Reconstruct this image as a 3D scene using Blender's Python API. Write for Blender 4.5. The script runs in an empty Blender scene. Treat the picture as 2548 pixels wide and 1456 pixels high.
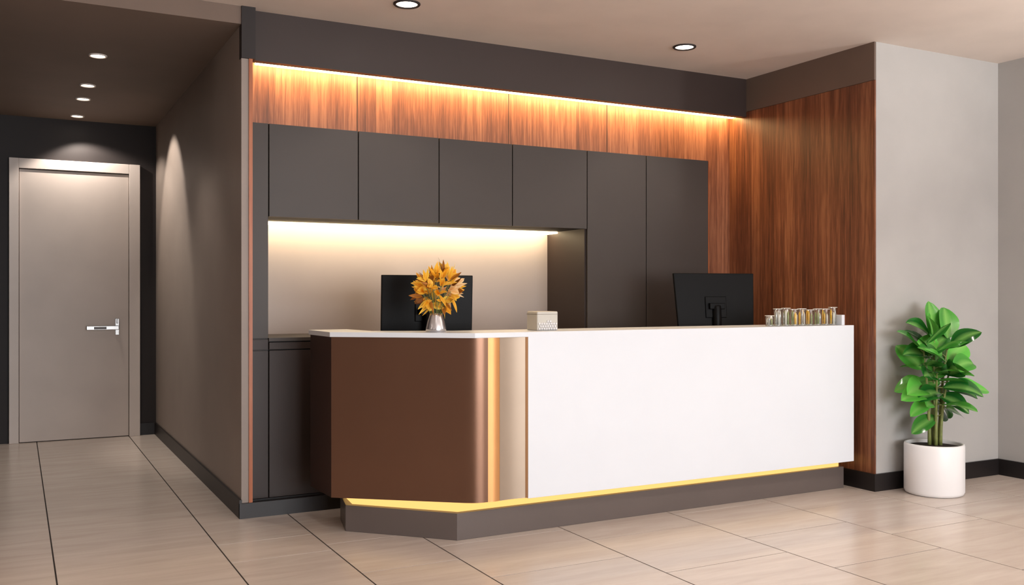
import bpy, bmesh, math, random
from mathutils import Vector, Matrix
random.seed(7)
S = bpy.context.scene
COL = S.collection

def s2l(c):
    r=[]
    for v in c:
        v=v/255.0
        r.append(v/12.92 if v<=0.04045 else ((v+0.055)/1.055)**2.4)
    return (r[0],r[1],r[2],1.0)

# ---------------------------------------------------------------- materials
def newmat(name):
    m=bpy.data.materials.new(name); m.use_nodes=True
    nt=m.node_tree
    return m,nt,nt.nodes['Principled BSDF']

def plain(name,rgb,rough=0.5,metal=0.0,spec=0.5,var=0.04,vscale=3.0,bump=0.0,bscale=200,coat=0.0,trans=0.0,ior=1.45,stretch=(1,1,1)):
    m,nt,b=newmat(name)
    N=nt.nodes; L=nt.links
    c=s2l(rgb)
    tc=N.new('ShaderNodeTexCoord'); mp=N.new('ShaderNodeMapping'); mp.inputs['Scale'].default_value=stretch
    L.new(tc.outputs['Object'],mp.inputs['Vector'])
    nz=N.new('ShaderNodeTexNoise'); nz.inputs['Scale'].default_value=vscale; nz.inputs['Detail'].default_value=4
    L.new(mp.outputs[0],nz.inputs['Vector'])
    cr=N.new('ShaderNodeValToRGB')
    cr.color_ramp.elements[0].position=0.3; cr.color_ramp.elements[1].position=0.7
    cr.color_ramp.elements[0].color=tuple(max(0,x*(1-var)) for x in c[:3])+(1,)
    cr.color_ramp.elements[1].color=tuple(min(1,x*(1+var)) for x in c[:3])+(1,)
    L.new(nz.outputs['Fac'],cr.inputs['Fac']); L.new(cr.outputs['Color'],b.inputs['Base Color'])
    b.inputs['Roughness'].default_value=rough; b.inputs['Metallic'].default_value=metal
    b.inputs['Specular IOR Level'].default_value=spec
    b.inputs['Coat Weight'].default_value=coat
    b.inputs['Transmission Weight'].default_value=trans; b.inputs['IOR'].default_value=ior
    if bump>0:
        n2=N.new('ShaderNodeTexNoise'); n2.inputs['Scale'].default_value=bscale; L.new(tc.outputs['Object'],n2.inputs['Vector'])
        bp=N.new('ShaderNodeBump'); bp.inputs['Strength'].default_value=bump; bp.inputs['Distance'].default_value=0.002
        L.new(n2.outputs['Fac'],bp.inputs['Height']); L.new(bp.outputs[0],b.inputs['Normal'])
    return m

def emis(name,rgb,strength):
    m=bpy.data.materials.new(name); m.use_nodes=True; nt=m.node_tree
    nt.nodes.clear()
    e=nt.nodes.new('ShaderNodeEmission'); o=nt.nodes.new('ShaderNodeOutputMaterial')
    e.inputs['Color'].default_value=s2l(rgb); e.inputs['Strength'].default_value=strength
    nt.links.new(e.outputs[0],o.inputs[0])
    return m

def thinglass(name,tint,gloss):
    m=bpy.data.materials.new(name); m.use_nodes=True; nt=m.node_tree; nt.nodes.clear()
    o=nt.nodes.new('ShaderNodeOutputMaterial'); mx=nt.nodes.new('ShaderNodeMixShader'); tr=nt.nodes.new('ShaderNodeBsdfTransparent'); gs=nt.nodes.new('ShaderNodeBsdfGlossy')
    tr.inputs[0].default_value=s2l(tint); gs.inputs['Roughness'].default_value=0.08; mx.inputs[0].default_value=gloss
    nt.links.new(tr.outputs[0],mx.inputs[1]); nt.links.new(gs.outputs[0],mx.inputs[2]); nt.links.new(mx.outputs[0],o.inputs[0])
    return m

def wood(name,axis,c1,c2,c3,plank=0.13,seam=0.5):
    """vertical grain wood, planks repeating along 'X' or 'Y'"""
    m,nt,b=newmat(name); N=nt.nodes; L=nt.links
    tc=N.new('ShaderNodeTexCoord'); sp=N.new('ShaderNodeSeparateXYZ'); L.new(tc.outputs['Object'],sp.inputs[0])
    a=sp.outputs[axis]
    dv=N.new('ShaderNodeMath'); dv.operation='DIVIDE'; dv.inputs[1].default_value=plank; L.new(a,dv.inputs[0])
    fl=N.new('ShaderNodeMath'); fl.operation='FLOOR'; L.new(dv.outputs[0],fl.inputs[0])
    wn=N.new('ShaderNodeTexWhiteNoise'); wn.noise_dimensions='1D'; L.new(fl.outputs[0],wn.inputs['W'])
    cb=N.new('ShaderNodeCombineXYZ'); L.new(a,cb.inputs[0])
    zoff=N.new('ShaderNodeMath'); zoff.operation='MULTIPLY_ADD'; L.new(wn.outputs['Value'],zoff.inputs[0]); zoff.inputs[1].default_value=7; L.new(sp.outputs['Z'],zoff.inputs[2])
    L.new(zoff.outputs[0],cb.inputs[2]); L.new(wn.outputs['Value'],cb.inputs[1])
    mp=N.new('ShaderNodeMapping'); mp.inputs['Scale'].default_value=(34,5,1.3); L.new(cb.outputs[0],mp.inputs[0])
    nz=N.new('ShaderNodeTexNoise'); nz.inputs['Scale'].default_value=1.6; nz.inputs['Detail'].default_value=8; nz.inputs['Roughness'].default_value=0.65; nz.inputs['Distortion'].default_value=0.4
    L.new(mp.outputs[0],nz.inputs['Vector'])
    mp2=N.new('ShaderNodeMapping'); mp2.inputs['Scale'].default_value=(160,5,5); L.new(cb.outputs[0],mp2.inputs[0])
    n2=N.new('ShaderNodeTexNoise'); n2.inputs['Scale'].default_value=1.5; n2.inputs['Detail'].default_value=3; L.new(mp2.outputs[0],n2.inputs['Vector'])
    ad=N.new('ShaderNodeMath'); ad.operation='MULTIPLY_ADD'; L.new(n2.outputs['Fac'],ad.inputs[0]); ad.inputs[1].default_value=0.45; L.new(nz.outputs['Fac'],ad.inputs[2])
    a2=N.new('ShaderNodeMath'); a2.operation='MULTIPLY_ADD'; L.new(wn.outputs['Value'],a2.inputs[0]); a2.inputs[1].default_value=0.22; L.new(ad.outputs[0],a2.inputs[2])
    cr=N.new('ShaderNodeValToRGB'); e=cr.color_ramp.elements
    e[0].position=0.55; e[0].color=s2l(c1); e[1].position=1.0; e[1].color=s2l(c3)
    k=e.new(0.8); k.color=s2l(c2)
    L.new(a2.outputs[0],cr.inputs[0])
    fr=N.new('ShaderNodeMath'); fr.operation='FRACT'; L.new(dv.outputs[0],fr.inputs[0])
    lt=N.new('ShaderNodeMath'); lt.operation='LESS_THAN'; lt.inputs[1].default_value=0.018; L.new(fr.outputs[0],lt.inputs[0])
    ml=N.new('ShaderNodeMath'); ml.operation='MULTIPLY'; ml.inputs[1].default_value=seam; L.new(lt.outputs[0],ml.inputs[0])
    mx=N.new('ShaderNodeMix'); mx.data_type='RGBA'; L.new(ml.outputs[0],mx.inputs[0]); L.new(cr.outputs[0],mx.inputs[6]); mx.inputs[7].default_value=s2l((40,18,10))
    L.new(mx.outputs[2],b.inputs['Base Color'])
    b.inputs['Roughness'].default_value=0.42
    bp=N.new('ShaderNodeBump'); bp.inputs['Strength'].default_value=0.15; bp.inputs['Distance'].default_value=0.002; L.new(ad.outputs[0],bp.inputs['Height']); L.new(bp.outputs[0],b.inputs['Normal'])
    return m

def tilemat():
    m,nt,b=newmat('floor_tile_mat'); N=nt.nodes; L=nt.links
    tc=N.new('ShaderNodeTexCoord'); mp=N.new('ShaderNodeMapping'); mp.inputs['Scale'].default_value=(1.2,9,1); L.new(tc.outputs['Object'],mp.inputs[0])
    nz=N.new('ShaderNodeTexNoise'); nz.inputs['Scale'].default_value=1.5; nz.inputs['Detail'].default_value=7; nz.inputs['Roughness'].default_value=0.6; nz.inputs['Distortion'].default_value=0.6; L.new(mp.outputs[0],nz.inputs['Vector'])
    cr=N.new('ShaderNodeValToRGB'); e=cr.color_ramp.elements
    e[0].position=0.3; e[0].color=s2l((196,181,170)); e[1].position=0.72; e[1].color=s2l((211,199,189))
    L.new(nz.outputs['Fac'],cr.inputs[0])
    at=N.new('ShaderNodeAttribute'); at.attribute_name='tile'
    hs=N.new('ShaderNodeHueSaturation'); L.new(cr.outputs[0],hs.inputs['Color'])
    mr=N.new('ShaderNodeMapRange'); mr.inputs[3].default_value=0.96; mr.inputs[4].default_value=1.02; L.new(at.outputs['Fac'],mr.inputs[0]); L.new(mr.outputs[0],hs.inputs['Value'])
    L.new(hs.outputs[0],b.inputs['Base Color'])
    b.inputs['Roughness'].default_value=0.25
    n2=N.new('ShaderNodeTexNoise'); n2.inputs['Scale'].default_value=6; L.new(mp.outputs[0],n2.inputs['Vector'])
    bp=N.new('ShaderNodeBump'); bp.inputs['Strength'].default_value=0.04; bp.inputs['Distance'].default_value=0.004; L.new(n2.outputs['Fac'],bp.inputs['Height']); L.new(bp.outputs[0],b.inputs['Normal'])
    return m

M={}
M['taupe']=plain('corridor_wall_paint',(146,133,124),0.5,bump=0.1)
M['ltgrey']=plain('light_grey_paint',(170,167,164),0.6,bump=0.1)
M['ceil']=plain('ceiling_paint',(216,203,194),0.7)
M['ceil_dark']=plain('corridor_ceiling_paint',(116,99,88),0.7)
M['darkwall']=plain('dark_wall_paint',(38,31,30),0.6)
M['fascia']=plain('fascia_brown',(53,41,37),0.5)
M['band']=plain('band_taupe',(104,87,77),0.6)
M['cab']=plain('cabinet_laminate',(66,59,55),0.45,spec=0.35)
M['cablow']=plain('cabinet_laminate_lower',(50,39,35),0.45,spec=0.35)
M['niche']=plain('niche_panel',(182,168,160),0.5)
M['black']=plain('black_gap',(14,12,12),0.7)
M['base']=plain('baseboard_dark',(26,21,21),0.45)
M['door']=plain('door_paint',(206,193,184),0.45)
M['frame']=plain('door_frame_paint',(214,202,194),0.45)
M['chrome']=plain('brushed_chrome',(150,148,146),0.25,metal=1.0)
M['white']=plain('white_solid_surface',(219,223,229),0.35,var=0.01)
M['brown']=plain('bronze_laminate',(116,86,69),0.30,metal=0.8,var=0.03)
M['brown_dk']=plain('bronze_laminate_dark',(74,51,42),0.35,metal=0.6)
M['refl_tan']=plain('tan_reflection_metal',(162,145,128),0.45,metal=0.7)  # paler reflection on the desk metal, put into the base colour
M['brass']=plain('gold_reflection_metal',(208,152,98),0.46,metal=0.7)  # golden reflection on the desk metal, put into the base colour
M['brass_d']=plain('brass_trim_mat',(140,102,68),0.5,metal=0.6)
M['plinth']=plain('plinth_grey',(94,84,80),0.35)
M['monitor']=plain('monitor_black',(7,7,8),0.45,spec=0.15)
M['screen']=plain('monitor_screen',(6,6,8),0.15)
M['card_a']=plain('glass_amber_fill',(232,178,44),0.15,coat=0.5)
M['card_g']=plain('glass_olive_fill',(128,138,74),0.15,coat=0.5)
M['card_w']=plain('frosted_insert',(222,220,210),0.35)
M['greybox']=plain('box_grey_ceramic',(198,194,184),0.5)
M['silverbit']=plain('card_holder_silver',(190,190,188),0.25,metal=0.8)
M['pot']=plain('pot_ceramic_white',(232,230,230),0.35,var=0.01)
M['soil']=plain('potting_soil',(40,27,20),0.95,var=0.4,vscale=40,bump=1.0,bscale=60)
M['stem']=plain('plant_stem',(120,128,70),0.5,var=0.3,vscale=30)
M['orange_trim']=wood('wood_trim','X',(136,68,32),(160,84,42),(172,98,54),plank=0.5,seam=0)
M['wood_x']=wood('wood_back','X',(86,49,32),(130,78,52),(164,106,74),plank=0.105,seam=0.3)
M['wood_y']=wood('wood_side','Y',(72,40,26),(112,65,42),(144,92,62),plank=0.085,seam=0.45)
M['tile']=tilemat()
M['grout']=plain('grout',(44,36,33),0.8)
M['led_top']=emis('led_strip_warm',(255,216,150),26)
M['led_niche']=emis('led_strip_neutral',(255,228,182),11)
M['led_desk']=emis('led_strip_amber',(255,200,116),1.35)
M['lamp']=emis('downlight_glow',(255,240,220),12)
M['silver']=plain('vase_silver',(206,206,210),0.22,metal=0.9)
M['glass']=thinglass('acrylic_clear',(250,252,251),0.16)

# ---------------------------------------------------------------- mesh helpers
def link(ob,parent=None):
    COL.objects.link(ob)
    if parent is not None: ob.parent=parent
    return ob
def empty(name,loc=(0,0,0)):
    e=bpy.data.objects.new(name,None); e.location=loc; e.empty_display_size=0.1
    COL.objects.link(e); return e
def from_bm(name,bm,mats,parent=None,smooth=False,bevel=0.0):
    me=bpy.data.meshes.new(name); bm.normal_update(); bm.to_mesh(me); bm.free()
    if not isinstance(mats,(list,tuple)): mats=[mats]
    for m in mats: me.materials.append(m)
    if smooth:
        for p in me.polygons: p.use_smooth=True
    ob=bpy.data.objects.new(name,me); link(ob)
    if parent is not None:
        ob.parent=parent; ob.matrix_parent_inverse=Matrix.Translation(parent.location).inverted()
    if bevel>0:
        md=ob.modifiers.new('bevel','BEVEL'); md.width=bevel; md.segments=2; md.limit_method='ANGLE'
    return ob
def addbox(bm,x0,x1,y0,y1,z0,z1,mi=0):
    v=[bm.verts.new(p) for p in ((x0,y0,z0),(x1,y0,z0),(x1,y1,z0),(x0,y1,z0),(x0,y0,z1),(x1,y0,z1),(x1,y1,z1),(x0,y1,z1))]
    for f in ((3,2,1,0),(4,5,6,7),(0,1,5,4),(1,2,6,5),(2,3,7,6),(3,0,4,7)):
        fc=bm.faces.new([v[i] for i in f]); fc.material_index=mi
    return v
def box(name,x0,x1,y0,y1,z0,z1,mat,parent=None,bevel=0.0):
    bm=bmesh.new(); addbox(bm,x0,x1,y0,y1,z0,z1)
    return from_bm(name,bm,mat,parent,bevel=bevel)
def addprism(bm,pts,z0,z1,mi=0,smooth=False):
    area=sum(pts[i][0]*pts[(i+1)%len(pts)][1]-pts[(i+1)%len(pts)][0]*pts[i][1] for i in range(len(pts)))
    if area<0: pts=pts[::-1]
    a=[bm.verts.new((p[0],p[1],z0)) for p in pts]; b=[bm.verts.new((p[0],p[1],z1)) for p in pts]
    n=len(pts)
    bm.faces.new(a[::-1]).material_index=mi; bm.faces.new(b).material_index=mi
    for i in range(n):
        f=bm.faces.new((a[i],a[(i+1)%n],b[(i+1)%n],b[i])); f.material_index=mi
def prism(name,pts,z0,z1,mat,parent=None,bevel=0.0):
    bm=bmesh.new(); addprism(bm,pts,z0,z1); return from_bm(name,bm,mat,parent,bevel=bevel)
def autosmooth(ob,ang=30):
    for p in ob.data.polygons: p.use_smooth=True
    me=ob.data
    bm=bmesh.new(); bm.from_mesh(me)
    for e in bm.edges:
        if len(e.link_faces)==2 and e.calc_face_angle(0)>math.radians(ang): e.smooth=False
    bm.to_mesh(me); bm.free()
def lathe(bm,cx,cy,prof,seg=48,mi=0):
    rings=[]
    for r,z in prof:
        rings.append([bm.verts.new((cx+r*math.cos(2*math.pi*i/seg),cy+r*math.sin(2*math.pi*i/seg),z)) for i in range(seg)])
    for k in range(len(rings)-1):
        for i in range(seg):
            f=bm.faces.new((rings[k][i],rings[k][(i+1)%seg],rings[k+1][(i+1)%seg],rings[k+1][i])); f.material_index=mi; f.smooth=True
    return rings
def tube(bm,pts,radii,seg=8,mi=0):
    prev=None
    for k,p in enumerate(pts):
        p=Vector(p)
        d=(Vector(pts[min(k+1,len(pts)-1)])-Vector(pts[max(k-1,0)])).normalized()
        u=d.cross(Vector((0.3,1,0.1))).normalized(); w=d.cross(u)
        ring=[bm.verts.new(p+radii[k]*(math.cos(2*math.pi*i/seg)*u+math.sin(2*math.pi*i/seg)*w)) for i in range(seg)]
        if prev:
            for i in range(seg):
                f=bm.faces.new((prev[i],prev[(i+1)%seg],ring[(i+1)%seg],ring[i])); f.material_index=mi; f.smooth=True
        else: bm.faces.new(ring[::-1]).material_index=mi
        prev=ring
    bm.faces.new(prev).material_index=mi

# ---------------------------------------------------------------- room constants
HM=2.87; HC=2.77; FY=5.41; XL=1.118; XR=4.858; XRR=6.07; YG=4.22; YD=8.99; BX=-3.6; BY=-4.2; WOODY=5.60

# floor (tiles laid on a grout bed)
bm=bmesh.new()
addbox(bm,BX,XRR,BY,YD+0.05,-0.06,-0.002,1)
lay=bm.loops.layers.float_color.new('tile')
xs=[BX,-3.495,-2.765,-2.035,-1.305,-0.575,0.158,0.888,1.375,1.86,2.59,3.32,4.05,4.78,5.51,XRR]
g=0.0035
for i in range(len(xs)-1):
    x0,x1=xs[i],xs[i+1]
    if x1<=0.9: ys=[BY,-2.5,1.2,YD+0.05] if i%2 else [BY,-1.0,2.6,YD+0.05]
    elif x1<1.5: ys=[BY,-3,-1.4,0.4,2.2,3.3,4.49,4.84,YD+0.05]
    else:
        ys=[BY,-3.1,-1.8,-0.5,0.8,2.1,3.12,3.72,4.30,6.2] if i%2 else [BY,-2.5,-1.2,0.1,1.4,2.7,3.42,4.05,4.6,6.2]
    for j in range(len(ys)-1):
        n0=len(bm.faces)
        addbox(bm,x0+g,x1-g,ys[j]+g,ys[j+1]-g,-0.02,0.0,0)
        bm.faces.ensure_lookup_table()
        r=random.random()
        for f in bm.faces[n0:]:
            for l in f.loops: l[lay]=(r,r,r,1)
from_bm('floor',bm,[M['tile'],M['grout']])

# ceilings
box('ceiling',BX,XRR,BY,FY,HM,HM+0.1,M['ceil'])
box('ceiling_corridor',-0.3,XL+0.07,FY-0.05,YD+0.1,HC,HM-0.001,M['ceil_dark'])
# corridor
bm=bmesh.new(); addbox(bm,XL,XL+0.06,5.364,YD,0,HC)
from_bm('wall_corridor',bm,M['taupe'])
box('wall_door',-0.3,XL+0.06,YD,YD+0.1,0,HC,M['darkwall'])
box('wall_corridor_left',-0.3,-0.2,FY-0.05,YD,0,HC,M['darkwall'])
box('wall_left_return',BX,-0.3,FY-0.05,FY+0.05,0,HM,M['taupe'])
box('trim_corner_wood',XL+0.040,XL+0.06,5.354,5.364,0.085,2.58,M['orange_trim'])
box('trim_corner_dark',XL-0.002,XL+0.075,5.348,FY+0.0,2.58,HM,M['darkwall'])
# outer shell
box('wall_left',BX-0.1,BX,BY,FY+0.05,0,HM,M['taupe'])
box('wall_right',XRR,XRR+0.1,BY,YG+0.1,0,HM,M['ltgrey'])
# rear wall (behind the photographer) with wide window
wx0,wx1,wz0,wz1=0.2,5.4,0.35,2.55
bm=bmesh.new()
addbox(bm,BX,wx0,BY-0.12,BY,0,HM); addbox(bm,wx1,XRR,BY-0.12,BY,0,HM)
addbox(bm,wx0,wx1,BY-0.12,BY,0,wz0); addbox(bm,wx0,wx1,BY-0.12,BY,wz1,HM)
from_bm('wall_back',bm,M['ltgrey'])
bm=bmesh.new()
for k in range(5):
    x=wx0+(wx1-wx0)*k/4; addbox(bm,x-0.025 if k else x,x+0.025 if k<4 else x,BY-0.10,BY-0.05,wz0,wz1)
addbox(bm,wx0,wx1,BY-0.10,BY-0.05,wz0,wz0+0.05); addbox(bm,wx0,wx1,BY-0.10,BY-0.05,wz1-0.05,wz1)
from_bm('window_1',bm,M['darkwall'])
# right grey wall block + wood skin
box('wall_front_right',XR,XRR,YG,6.2,0,HM,M['ltgrey'])
bm=bmesh.new(); addbox(bm,XR-0.012,XR,YG+0.001,WOODY,0.0,2.625); from_bm('wall_wood_right',bm,M['wood_y'])
box('wall_band_right',XR-0.014,XR,YG+0.002,FY,2.627,HM,M['band'])
box('wall_wood_back',XL+0.06,XR-0.012,WOODY,WOODY+0.4,2.26,HM,M['wood_x'])
box('wall_wood_back_side',4.497,XR-0.012,WOODY,WOODY+0.4,0,2.26,M['wood_x'])
bm=bmesh.new()
for x in (1.87,2.93,3.72): addbox(bm,x,x+0.004,WOODY-0.001,WOODY+0.001,2.26,2.7)
from_bm('trim_wood_seams',bm,M['black'])
# fascia with led
box('wall_fascia',XL+0.06,XR-0.014,FY,FY+0.055,2.587,HM,M['fascia'])
box('wall_soffit',XL+0.06,XR-0.012,FY+0.055,WOODY,2.63,HM,M['fascia'])
led=empty('led_strip_light',(3.0,5.55,2.62))
box('led_tape',XL+0.12,XR-0.02,5.475,5.57,2.600,2.629,M['led_top'],led)
# baseboards
box('baseboard_corridor',XL-0.014,XL,5.348,YD,0,0.105,M['base'])
box('baseboard_door_wall',0.98,XL-0.014,YD-0.014,YD,0,0.105,M['base'])
box('baseboard_cabinets',XL-0.014,4.497,5.345,5.364,0,0.085,M['base'])
box('baseboard_front_right',XR-0.03,XRR,YG-0.016,YG,0,0.11,M['base'])
box('baseboard_wood_right',XR-0.03,XR-0.012,YG,WOODY,0,0.11,M['base'])
box('baseboard_right',XRR-0.016,XRR,BY,YG-0.016,0,0.11,M['base'])

# ---------------------------------------------------------------- cabinets
CY=5.425; CB=5.955; CT=2.24
cab=empty('wall_cabinets',(2.8,5.6,0))
box('carcass_left',XL+0.06,1.285,CY+0.02,CB+0.05,0.0,CT-0.003,M['cab'],cab)
box('carcass_upper',1.287,3.445,CY+0.02,CB+0.05,1.705,CT-0.003,M['black'],cab)
box('carcass_lower',1.287,3.445,CY+0.02,CB+0.05,0.0,0.985,M['black'],cab)
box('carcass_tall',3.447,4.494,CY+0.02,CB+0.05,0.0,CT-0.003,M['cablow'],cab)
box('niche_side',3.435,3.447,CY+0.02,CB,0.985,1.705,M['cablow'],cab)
box('niche_back',1.285,3.435,CB-0.004,CB+0.05,0.985,1.705,M['niche'],cab)
box('niche_counter',1.285,3.435,CY-0.005,CB,0.985,1.005,M['cab'],cab)
def panel(n,x0,x1,z0,z1,m='cab'):
    box(n,x0+0.003,x1-0.003,CY,CY+0.02,z0+0.003,z1-0.003,M[m],cab,bevel=0.0012)
panel('filler_top',XL+0.062,1.285,1.0,CT); panel('filler_mid',XL+0.062,1.285,0.935,1.0,'cablow'); panel('filler_low',XL+0.062,1.285,0.085,0.935,'cablow')
xd=[1.285,1.821,2.348,2.869,3.445]
for i in range(4):
    panel('upper_door_%d'%(i+1),xd[i],xd[i+1],1.70,CT)
for i in range(4):
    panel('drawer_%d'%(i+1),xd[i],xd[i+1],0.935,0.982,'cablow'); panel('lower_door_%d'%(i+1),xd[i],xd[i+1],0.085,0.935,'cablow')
panel('tall_door_1',3.445,3.938,0.085,CT); panel('tall_door_2',3.938,4.496,0.085,CT)
box('edge_strip',4.494,4.50,CY,CB,0.085,CT,M['orange_trim'],cab)
box('toe_kick',XL+0.06,4.494,CY-0.0,CY+0.02,0,0.085,M['base'],cab)
nl=empty('niche_light',(2.3,5.9,1.69))
box('led_tape_niche',1.30,3.43,CB-0.16,CB-0.01,1.692,1.704,M['led_niche'],nl)

# ---------------------------------------------------------------- reception desk
desk=empty('reception_desk',(3.0,4.6,0))
Pa=(1.448,5.14); Pb=(1.462,4.796); Pc=(2.071,4.315)
Z0=0.19; Z1=1.058; ZS=1.032
def ribbon(name,pts,th,z0,z1,mat,bevel=0.0):
    n=len(pts); off=[]
    for i in range(n):
        ds=[]
        if i>0: ds.append((Vector(pts[i])-Vector(pts[i-1])).normalized())
        if i<n-1: ds.append((Vector(pts[i+1])-Vector(pts[i])).normalized())
        nn=Vector((0,0))
        for d in ds: nn+=Vector((-d.y,d.x))
        nn.normalize(); k=1/max(0.3,nn.dot(Vector((-ds[0].y,ds[0].x))))
        off.append((pts[i][0]+nn.x*th*k,pts[i][1]+nn.y*th*k))
    bm=bmesh.new(); addprism(bm,list(pts)+off[::-1],z0,z1)
    return from_bm(name,bm,mat,desk,bevel=bevel)
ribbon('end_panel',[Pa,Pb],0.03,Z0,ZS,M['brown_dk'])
# rounded corner between chamfer and front
arc=[]
r=0.07
d1=(Vector(Pb)-Vector(Pc)).normalized()
A=Vector(Pc)+d1*r; B=Vector((Pc[0]+0.05,Pc[1]))
for k in range(13):
    t=k/12; p=(1-t)**2*A+2*t*(1-t)*Vector(Pc)+t*t*B; arc.append((p.x,p.y))
autosmooth(ribbon('bronze_front',[Pb]+arc+[(2.140,4.315)],0.03,Z0,ZS,M['brown']))
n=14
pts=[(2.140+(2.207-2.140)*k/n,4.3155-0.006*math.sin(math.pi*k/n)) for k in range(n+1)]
autosmooth(ribbon('gold_reflection_band',pts,0.02,Z0,ZS,M['brass']))  # bright reflection on the bronze front, built as a bulged gold strip
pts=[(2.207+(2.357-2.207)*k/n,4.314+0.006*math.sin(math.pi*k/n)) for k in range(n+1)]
autosmooth(ribbon('tan_reflection_band',pts,0.02,Z0,ZS,M['refl_tan']))  # softer reflection beside it, built as a hollowed tan strip
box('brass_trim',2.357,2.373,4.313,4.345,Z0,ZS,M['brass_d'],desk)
box('white_front',2.373,4.762,4.312,4.345,Z0-0.005,Z1,M['white'],desk,bevel=0.002)
box('white_end',4.735,4.762,4.345,4.66,Z0,Z1-0.001,M['white'],desk)
prism('counter_top',[(1.440,5.15),(1.452,4.79),(2.062,4.306),(2.373,4.306),(2.373,4.345),(4.734,4.345),(4.734,4.66),(2.10,4.66),(1.70,4.84),(1.66,5.15)],ZS,Z1,M['white'],desk,bevel=0.002)
prism('bottom_deck',[(1.48,5.13),(1.49,4.81),(2.075,4.346),(4.734,4.346),(4.734,4.65),(2.10,4.65),(1.70,4.82),(1.65,5.13)],Z0,Z0+0.03,M['white'],desk)
box('rear_panel',2.15,4.734,4.60,4.63,Z0+0.03,ZS-0.001,M['white'],desk)
prism('plinth',[(1.60,5.08),(1.545,4.815),(1.988,4.362),(4.755,4.39),(4.755,4.62),(2.15,4.62),(1.70,4.80),(1.64,5.08)],0.0,0.138,M['plinth'],desk,bevel=0.002)
prism('led_channel',[(1.61,5.05),(1.585,4.825),(2.005,4.395),(4.735,4.415),(4.735,4.60),(2.15,4.60),(1.69,4.79),(1.635,5.05)],0.138,Z0,M['led_desk'],desk)
wt=empty('work_table',(3.2,4.95,0))
bm=bmesh.new(); addbox(bm,1.74,4.734,4.84,5.18,0.71,0.74); addbox(bm,2.12,4.734,4.68,4.84,0.71,0.74); from_bm('work_surface',bm,M['white'],wt)
box('table_leg_1',4.70,4.734,4.70,5.16,0,0.71,M['plinth'],wt)
box('table_leg_2',1.80,1.83,4.90,5.16,0.0,0.71,M['plinth'],wt)

# ---------------------------------------------------------------- monitors
def monitor(cx,cy,ztop,w,h,rot,tilt,taper,zb=0.74,housing=True):
    e=empty('computer_monitor',(0,0,0))
    bm=bmesh.new()
    w0=w/2; wb=w/2-taper
    fr=[(-wb,0.012,-h),(wb,0.012,-h),(w0,0.012,0),(-w0,0.012,0)]
    bk=[(-wb,-0.010,-h),(wb,-0.010,-h),(w0,-0.010,0),(-w0,-0.010,0)]
    a=[bm.verts.new(p) for p in fr]; b=[bm.verts.new(p) for p in bk]
    bm.faces.new(a[::-1]); bm.faces.new(b)
    for i in range(4): bm.faces.new((a[i],a[(i+1)%4],b[(i+1)%4],b[i]))
    bmesh.ops.recalc_face_normals(bm,faces=bm.faces)
    parts=[from_bm('display_panel',bm,M['monitor'],bevel=0.004)]
    if housing:
        bm=bmesh.new(); addbox(bm,-wb*0.28,wb*0.28,-0.018,-0.010,-h*0.80,-h*0.42)
        parts.append(from_bm('rear_housing',bm,M['monitor'],bevel=0.006))
    bm=bmesh.new(); addbox(bm,-wb+0.012,wb-0.012,0.012,0.0135,-h+0.016,-0.012)
    parts.append(from_bm('screen',bm,M['screen']))
    for ob in parts:
        ob.parent=e; ob.location=(0,0,ztop-zb); ob.rotation_euler=(tilt,0,0)
    bm=bmesh.new()
    hh=ztop-zb
    tube(bm,[(0,-0.05,0.01),(0,-0.05,hh*0.5),(0,-0.045,hh*0.66),(0,-0.045,hh*0.68)],[0.034,0.031,0.030,0.026],seg=24)
    addbox(bm,-0.055,0.055,-0.062,-0.008,hh*0.64,hh*0.70)
    from_bm('stand_post',bm,M['monitor'],bevel=0.004).parent=e
    bm=bmesh.new(); addbox(bm,-0.12,0.12,-0.09,0.09,0,0.012)
    from_bm('stand_base',bm,M['monitor'],bevel=0.006).parent=e
    e.location=(cx,cy,zb); e.rotation_euler=(0,0,rot)
    return e
monitor(2.078,4.965,1.365,0.535,0.33,math.radians(-8),math.radians(3),0.0)
monitor(4.085,4.88,1.395,0.585,0.37,math.radians(-12),math.radians(-6),0.02)

# ---------------------------------------------------------------- perforated box
tb=empty('decorative_box',(2.565,4.50,Z1))
box('box_body',2.50,2.63,4.44,4.56,Z1,Z1+0.104,M['greybox'],tb,bevel=0.006)
bm=bmesh.new()
for i in range(8):
    for j in range(4):
        x=2.512+i*0.0150+(j%2)*0.0075; z=Z1+0.010+j*0.0135
        if x>2.622 or j>1+1.6*math.sin((i+1)/9*math.pi)+0.6: continue
        bmesh.ops.create_uvsphere(bm,u_segments=12,v_segments=8,radius=0.0068,matrix=Matrix.Translation((x,4.438,z)))
from_bm('embossed_beads',bm,M['pot'],tb,smooth=True)
box('box_lid_line',2.499,2.631,4.439,4.561,Z1+0.088,Z1+0.0893,M['band'],tb)

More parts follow.
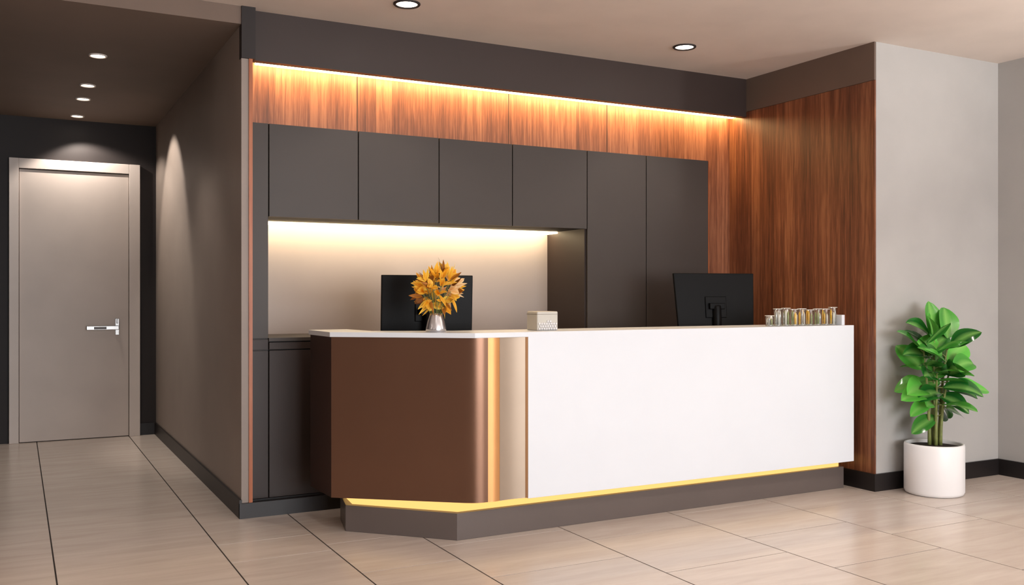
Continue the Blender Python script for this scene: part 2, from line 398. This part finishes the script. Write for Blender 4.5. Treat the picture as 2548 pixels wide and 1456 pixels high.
# ---------------------------------------------------------------- glass tumblers / acrylic holder row
ch=empty('glass_tumbler_set',(4.4,4.42,Z1))
random.seed(11)
xp=4.10
bm=bmesh.new(); bi=bmesh.new()
for k in range(9):
    w=0.064; hgt=[0.066,0.108,0.112,0.104,0.108,0.10,0.106,0.105,0.115][k]
    cx=xp+w/2; rr=0.0285; cy=4.405
    # thin square-round tumbler wall, slightly flared
    lathe(bm,cx,cy,[(0.0008,Z1+0.001),(rr*0.86,Z1+0.001),(rr,Z1+hgt)],20)
    lathe(bi,cx,cy,[(rr*0.99,Z1+hgt-0.002),(rr*1.04,Z1+hgt-0.001),(rr*1.0,Z1+hgt+0.001)],20,0)   # bright rim
    lathe(bi,cx,cy,[(0.0006,Z1+0.002),(rr*0.84,Z1+0.002),(rr*0.84,Z1+0.009),(0.0006,Z1+0.009)],20,3)  # heavy base
    # contents: upright glossy sticks and bottles
    for q in range(5):
        a=q*1.2566+k*0.7
        px=cx+math.cos(a)*rr*0.50; py=cy+math.sin(a)*rr*0.5
        mi=random.choice([0,3,1,1,2] if k>2 else [0,3,2,0,3])
        h2=hgt*random.uniform(0.68,1.02)
        hw=random.uniform(0.0045,0.008)
        lathe(bi,px,py,[(0.0004,Z1+0.009),(hw,Z1+0.009),(hw,Z1+h2*0.86),(hw*0.55,Z1+h2*0.92),(hw*0.55,Z1+h2),(0.0004,Z1+h2)],10,mi)
    xp+=w+0.0035
from_bm('tumbler_walls',bm,M['glass'],ch)
from_bm('tumbler_contents',bi,[M['card_w'],M['card_a'],M['card_g'],M['silverbit']],ch)
box('acrylic_end_block',4.706,4.732,4.36,4.43,Z1,Z1+0.066,M['white'],ch,bevel=0.002)

# ---------------------------------------------------------------- leaves
def leafmat(name,c_dark,c_light,c_rib,rough=0.3,transl=0.0):
    m,nt,b=newmat(name); N=nt.nodes; L=nt.links
    at=N.new('ShaderNodeAttribute'); at.attribute_name='leafcol'
    sp=N.new('ShaderNodeSeparateColor'); L.new(at.outputs['Color'],sp.inputs[0])
    mx=N.new('ShaderNodeMix'); mx.data_type='RGBA'; L.new(sp.outputs[0],mx.inputs[0]); mx.inputs[6].default_value=s2l(c_dark); mx.inputs[7].default_value=s2l(c_light)
    m2=N.new('ShaderNodeMix'); m2.data_type='RGBA'; L.new(sp.outputs[1],m2.inputs[0]); L.new(mx.outputs[2],m2.inputs[6]); m2.inputs[7].default_value=s2l(c_rib)
    L.new(m2.outputs[2],b.inputs['Base Color']); b.inputs['Roughness'].default_value=rough
    if transl>0:
        tl=N.new('ShaderNodeBsdfTranslucent'); L.new(m2.outputs[2],tl.inputs[0])
        ms=N.new('ShaderNodeMixShader'); ms.inputs[0].default_value=transl
        out=[n for n in N if n.type=='OUTPUT_MATERIAL'][0]
        L.new(b.outputs[0],ms.inputs[1]); L.new(tl.outputs[0],ms.inputs[2]); L.new(ms.outputs[0],out.inputs[0])
    return m
def leaf(bm,lay,base,d,nrm,length,width,droop,fold,tint,mi=0,nu=8,pow_=1.0,twist=0.0,wave=0.0,rnd=0.8):
    d=Vector(d).normalized(); nrm=Vector(nrm); side=d.cross(nrm).normalized(); nrm=side.cross(d).normalized()
    rows=[]; p=Vector(base); cur=d.copy()
    step=length/nu
    for i in range(nu+1):
        t=i/nu
        wd=width*math.sin(math.pi*min(1,max(0.0,t))**pow_)**rnd if 0<t<1 else 0.0
        wd=max(wd,0.0015)
        row=[]
        n2=side.cross(cur).normalized()
        sd=(side*math.cos(twist*t)+n2*math.sin(twist*t))
        for s in (-1,-0.5,0,0.5,1):
            q=p+sd*(s*wd*0.5)+n2*(abs(s)*fold*wd*0.5)+n2*(wave*wd*math.sin(t*9+s*3)*abs(s))
            row.append((bm.verts.new(q),s,t))
        rows.append(row)
        cur=(cur+Vector((0,0,-1))*droop*step/length*(0.4+t)).normalized()
        p=p+cur*step
    for i in range(nu):
        for j in range(4):
            vs=[rows[i][j],rows[i][j+1],rows[i+1][j+1],rows[i+1][j]]
            f=bm.faces.new([v[0] for v in vs]); f.material_index=mi; f.smooth=True
            for l,v in zip(f.loops,vs):
                rib=1.0 if v[1]==0 else 0.0
                l[lay]=(min(1,max(0,tint+0.25*abs(v[1])-0.1)),rib*0.6,0,1)
    return p

# potted plant
PX,PY=5.132,4.005
pl=empty('potted_plant',(PX,PY,0))
bm=bmesh.new()
R=0.178
lathe(bm,PX,PY,[(0.0005,0.0),(R-0.022,0.0),(R-0.008,0.006),(R,0.022),(R,0.305),(R-0.003,0.316),(R-0.010,0.319),(R-0.017,0.314),(R-0.018,0.285)],64)
from_bm('pot',bm,M['pot'],pl)
bm=bmesh.new(); lathe(bm,PX,PY,[(R-0.0185,0.296),(0.08,0.304),(0.0005,0.308)],48); from_bm('soil',bm,M['soil'],pl)
bm=bmesh.new(); lay=bm.loops.layers.float_color.new('leafcol')
stems=[((0.0,0.0),(0.0,0.0),0.66),((-0.030,0.01),(-0.10,0.0),0.62),((0.03,-0.015),(0.09,-0.03),0.64),((0.012,0.025),(0.03,0.02),0.68),((-0.015,-0.025),(-0.05,-0.06),0.46),((0.02,-0.03),(0.05,-0.08),0.5)]
nodes=[]
for (bx,by),(tx,ty),hh in stems:
    pts=[]
    rad=[]
    for k in range(9):
        t=k/8
        pts.append((PX+bx+(tx-bx)*t*t,PY+by+(ty-by)*t*t,0.30+hh*t)); rad.append(0.012-0.007*t)
    tube(bm,pts,rad,8,1)
    for t in (0.40,0.49,0.57,0.65,0.73,0.80,0.87,0.94,1.0):
        nodes.append((Vector((PX+bx+(tx-bx)*t*t,PY+by+(ty-by)*t*t,0.30+hh*t)),t))
ang=0.6
random.seed(21)
for (p,t) in nodes:
    ang+=2.399+random.uniform(-0.3,0.3)
    if t<0.5 and random.random()<0.3: continue
    el=-0.15+0.95*max(0,(p.z-0.56))/0.38+random.uniform(-0.25,0.25)
    dx,dy=math.cos(ang),math.sin(ang)
    if dy>0.3: dy*=0.35
    dv=Vector((dx,dy,math.tan(min(1.2,max(-0.3,el)))))
    dv.normalize()
    ln=random.uniform(0.21,0.28)*(0.8 if t<0.55 else 1.0); wd=ln*random.uniform(0.46,0.60)
    e1=p+dv*0.035
    tube(bm,[p,(p+e1)/2+Vector((0,0,0.004)),e1],[0.004,0.0035,0.003],6,1)
    nr=Vector((random.uniform(-0.9,0.9),-0.75,0.8))
    leaf(bm,lay,e1,dv,nr if abs(dv.dot(nr.normalized()))<0.9 else (dx,dy,0.2),ln*0.90,wd,random.uniform(0.4,1.1),random.uniform(0.08,0.45),random.choice([0.0,0.1,0.25,0.45,0.9]),0,nu=12,pow_=0.95,wave=0.025,rnd=0.68)
for v in bm.verts:
    if v.co.y>4.205: v.co.y=4.205-random.uniform(0,0.004)
from_bm('foliage',bm,[leafmat('leaf_green',(14,84,30),(104,196,76),(150,208,108),0.13,0.12),M['stem']],pl)

# flowers in vase
VX,VY=1.945,4.535
fl=empty('flower_vase',(VX,VY,Z1))
bm=bmesh.new()
lathe(bm,VX,VY,[(0.0005,Z1),(0.051,Z1),(0.054,Z1+0.004),(0.053,Z1+0.02),(0.045,Z1+0.055),(0.035,Z1+0.085),(0.032,Z1+0.1),(0.029,Z1+0.1),(0.032,Z1+0.085),(0.040,Z1+0.055),(0.03,Z1+0.03),(0.0005,Z1+0.03)],40)
from_bm('vase',bm,M['silver'],fl)
random.seed(5)
bm=bmesh.new(); lay=bm.loops.layers.float_color.new('leafcol')
top=Vector((VX,VY,Z1+0.085))
cen=Vector((VX+0.014,VY-0.01,Z1+0.232))
for i in range(40):
    a=i*2.399; h=1-2*(i+0.5)/40
    rr=math.sqrt(1-h*h)
    out=Vector((math.cos(a)*rr,math.sin(a)*rr,h))
    end=cen+Vector((out.x*0.138,out.y*0.115,out.z*0.115))*random.uniform(0.55,0.98)
    if end.z<top.z+0.03: end.z=top.z+0.04; end.x=VX+(end.x-VX)*0.5
    st=top+Vector((math.cos(a)*0.012,math.sin(a)*0.012,-0.03))
    tube(bm,[st,(top+end)/2,end],[0.002,0.0018,0.0015],5,3)
    mi=1 if (out.x>0.15 and random.random()<0.6) else random.choice([0,0,0,0,0,0,2])
    for k in range(random.randint(4,5)):
        b=a+k*2.399+random.uniform(-.4,.4)
        spike=random.random()<0.4
        d2=(out*random.uniform(0.8,2.0)+Vector((math.cos(b),math.sin(b),random.uniform(-0.1,1.1)))).normalized()
        leaf(bm,lay,end-out*0.02,d2,Vector((math.sin(b)*0.5,-1,0.5)),random.uniform(0.075,0.10) if spike else random.uniform(0.045,0.07),random.uniform(0.016,0.024) if spike else random.uniform(0.028,0.044),random.uniform(-0.6,0.6),random.uniform(0.1,0.5),random.random(),mi if random.random()<0.88 else 2,nu=6,pow_=0.85,twist=random.uniform(-1,1))
from_bm('dried_flowers',bm,[leafmat('petal_amber',(246,176,32),(255,222,90),(226,138,30),0.5,0.35),leafmat('petal_cream',(250,208,136),(255,234,192),(232,170,92),0.5,0.35),leafmat('petal_dark',(96,56,12),(190,118,24),(104,58,12),0.5),M['stem']],fl)

# ---------------------------------------------------------------- door
dr=empty('door_1',(0.45,8.98,0))
bm=bmesh.new()
addbox(bm,-0.051,0.022,YD-0.045,YD,0,2.41); addbox(bm,0.889,0.9795,YD-0.045,YD,0,2.41); addbox(bm,0.022,0.889,YD-0.045,YD,2.325,2.41)
from_bm('door_frame',bm,M['frame'],dr,bevel=0.003)
box('door_leaf',0.026,0.885,YD-0.028,YD,0.006,2.318,M['door'],dr,bevel=0.002)
box('door_gap',0.022,0.889,YD-0.012,YD-0.0,0,2.325,M['black'],dr)
bm=bmesh.new(); addbox(bm,0.775,0.808,YD-0.036,YD-0.028,0.90,1.045)
from_bm('handle_plate',bm,M['chrome'],dr,bevel=0.003)
bm=bmesh.new(); tube(bm,[(0.79,YD-0.03,0.965),(0.79,YD-0.085,0.965)],[0.012,0.012],12); addbox(bm,0.54,0.802,YD-0.095,YD-0.078,0.948,0.984)
addbox(bm,0.785,0.797,YD-0.05,YD-0.03,1.0,1.04)
from_bm('handle_lever',bm,M['chrome'],dr,bevel=0.004)
bm=bmesh.new(); addbox(bm,0.60,0.70,YD-0.0965,YD-0.0945,0.954,0.976)
from_bm('handle_inlay',bm,M['plinth'],dr,bevel=0.001)

# ---------------------------------------------------------------- downlights
def downlight(x,y,z,r,power,ang,tilt=(0,0),blend=0.5,col=(1,0.9,0.8),ls=0.05):
    e=empty('ceiling_downlight',(x,y,z))
    bm=bmesh.new()
    lathe(bm,x,y,[(r*0.78,z-0.0005),(r*0.80,z-0.008),(r*0.95,z-0.010),(r,z-0.006),(r,z-0.0002)],32)
    from_bm('trim_ring',bm,M['darkwall'] if r>0.06 else M['frame'],e)
    bm=bmesh.new(); lathe(bm,x,y,[(r*0.79,z-0.003),(0.0005,z-0.0035)],32)
    from_bm('lens',bm,M['lamp'],e)
    ld=bpy.data.lights.new('spot','SPOT'); ld.energy=power; ld.spot_size=math.radians(ang); ld.spot_blend=blend; ld.color=col; ld.shadow_soft_size=ls
    lo=bpy.data.objects.new('spot',ld); link(lo,e); lo.location=(0,0,-0.07); lo.rotation_euler=(math.radians(tilt[0]),math.radians(tilt[1]),0)
for x,y in ((1.92,4.885),(3.85,4.885)): downlight(x,y,HM,0.075,18,110)
for x,y in ((1.2,2.4),(3.4,2.4),(5.2,2.4),(-1.2,2.4),(1.2,-0.5),(3.4,-0.5),(5.2,-0.5)): downlight(x,y,HM,0.075,42,125,col=(1,0.93,0.86))
downlight(0.46,6.485,HC,0.055,36,100,blend=0.8)
downlight(0.46,7.436,HC,0.055,22,90,blend=0.7)
downlight(0.46,7.964,HC,0.055,64,78,(0,-38),0.4,ls=0.015)
downlight(0.46,8.748,HC,0.055,36,128,(0,-8),0.35,ls=0.015)

# added fill lights, out of view on the side walls, to brighten the ceiling
def fill_uplight(x,y,sx,power):
    e=empty('added_uplight',(x,y,2.05))
    bm=bmesh.new(); addbox(bm,x-0.06,x+0.06,y-0.2,y+0.2,1.98,2.05)
    from_bm('fill_body',bm,M['frame'],e,bevel=0.006)  # made-up housing for the added fill light
    ld=bpy.data.lights.new('ceiling_fill','AREA'); ld.shape='RECTANGLE'; ld.size=0.1; ld.size_y=0.36; ld.energy=power; ld.color=(1,0.94,0.89)
    lo=bpy.data.objects.new('ceiling_fill',ld); link(lo,e); lo.location=(0,0,0.012); lo.rotation_euler=(math.radians(180),math.radians(-sx*22),0)
fill_uplight(XRR-0.07,1.9,1,68); fill_uplight(XRR-0.07,-1.6,1,40); fill_uplight(BX+0.07,3.2,-1,22); fill_uplight(BX+0.07,-0.5,-1,22)

# ---------------------------------------------------------------- daylight
ld=bpy.data.lights.new('window_daylight','AREA'); ld.shape='RECTANGLE'; ld.size=5.0; ld.size_y=2.1; ld.energy=420; ld.color=(0.95,0.97,1.0)
lo=bpy.data.objects.new('window_daylight',ld); link(lo); lo.location=((wx0+wx1)/2,BY-0.02,(wz0+wz1)/2); lo.rotation_euler=(math.radians(90),0,0)
w=bpy.data.worlds.new('world'); S.world=w; w.use_nodes=True
w.node_tree.nodes['Background'].inputs[0].default_value=(0.75,0.85,1,1); w.node_tree.nodes['Background'].inputs[1].default_value=0.6

# ---------------------------------------------------------------- camera
cd=bpy.data.cameras.new('camera'); cd.lens=2338/2548*36; cd.sensor_width=36; cd.sensor_fit='HORIZONTAL'; cd.shift_y=7/2548
co=bpy.data.objects.new('camera',cd); link(co); co.location=(0,0,1.25); co.rotation_euler=(math.radians(90),0,-math.radians(27.84))
S.camera=co
S.view_settings.view_transform='Standard'
S.view_settings.look='None'
S.view_settings.exposure=0.0
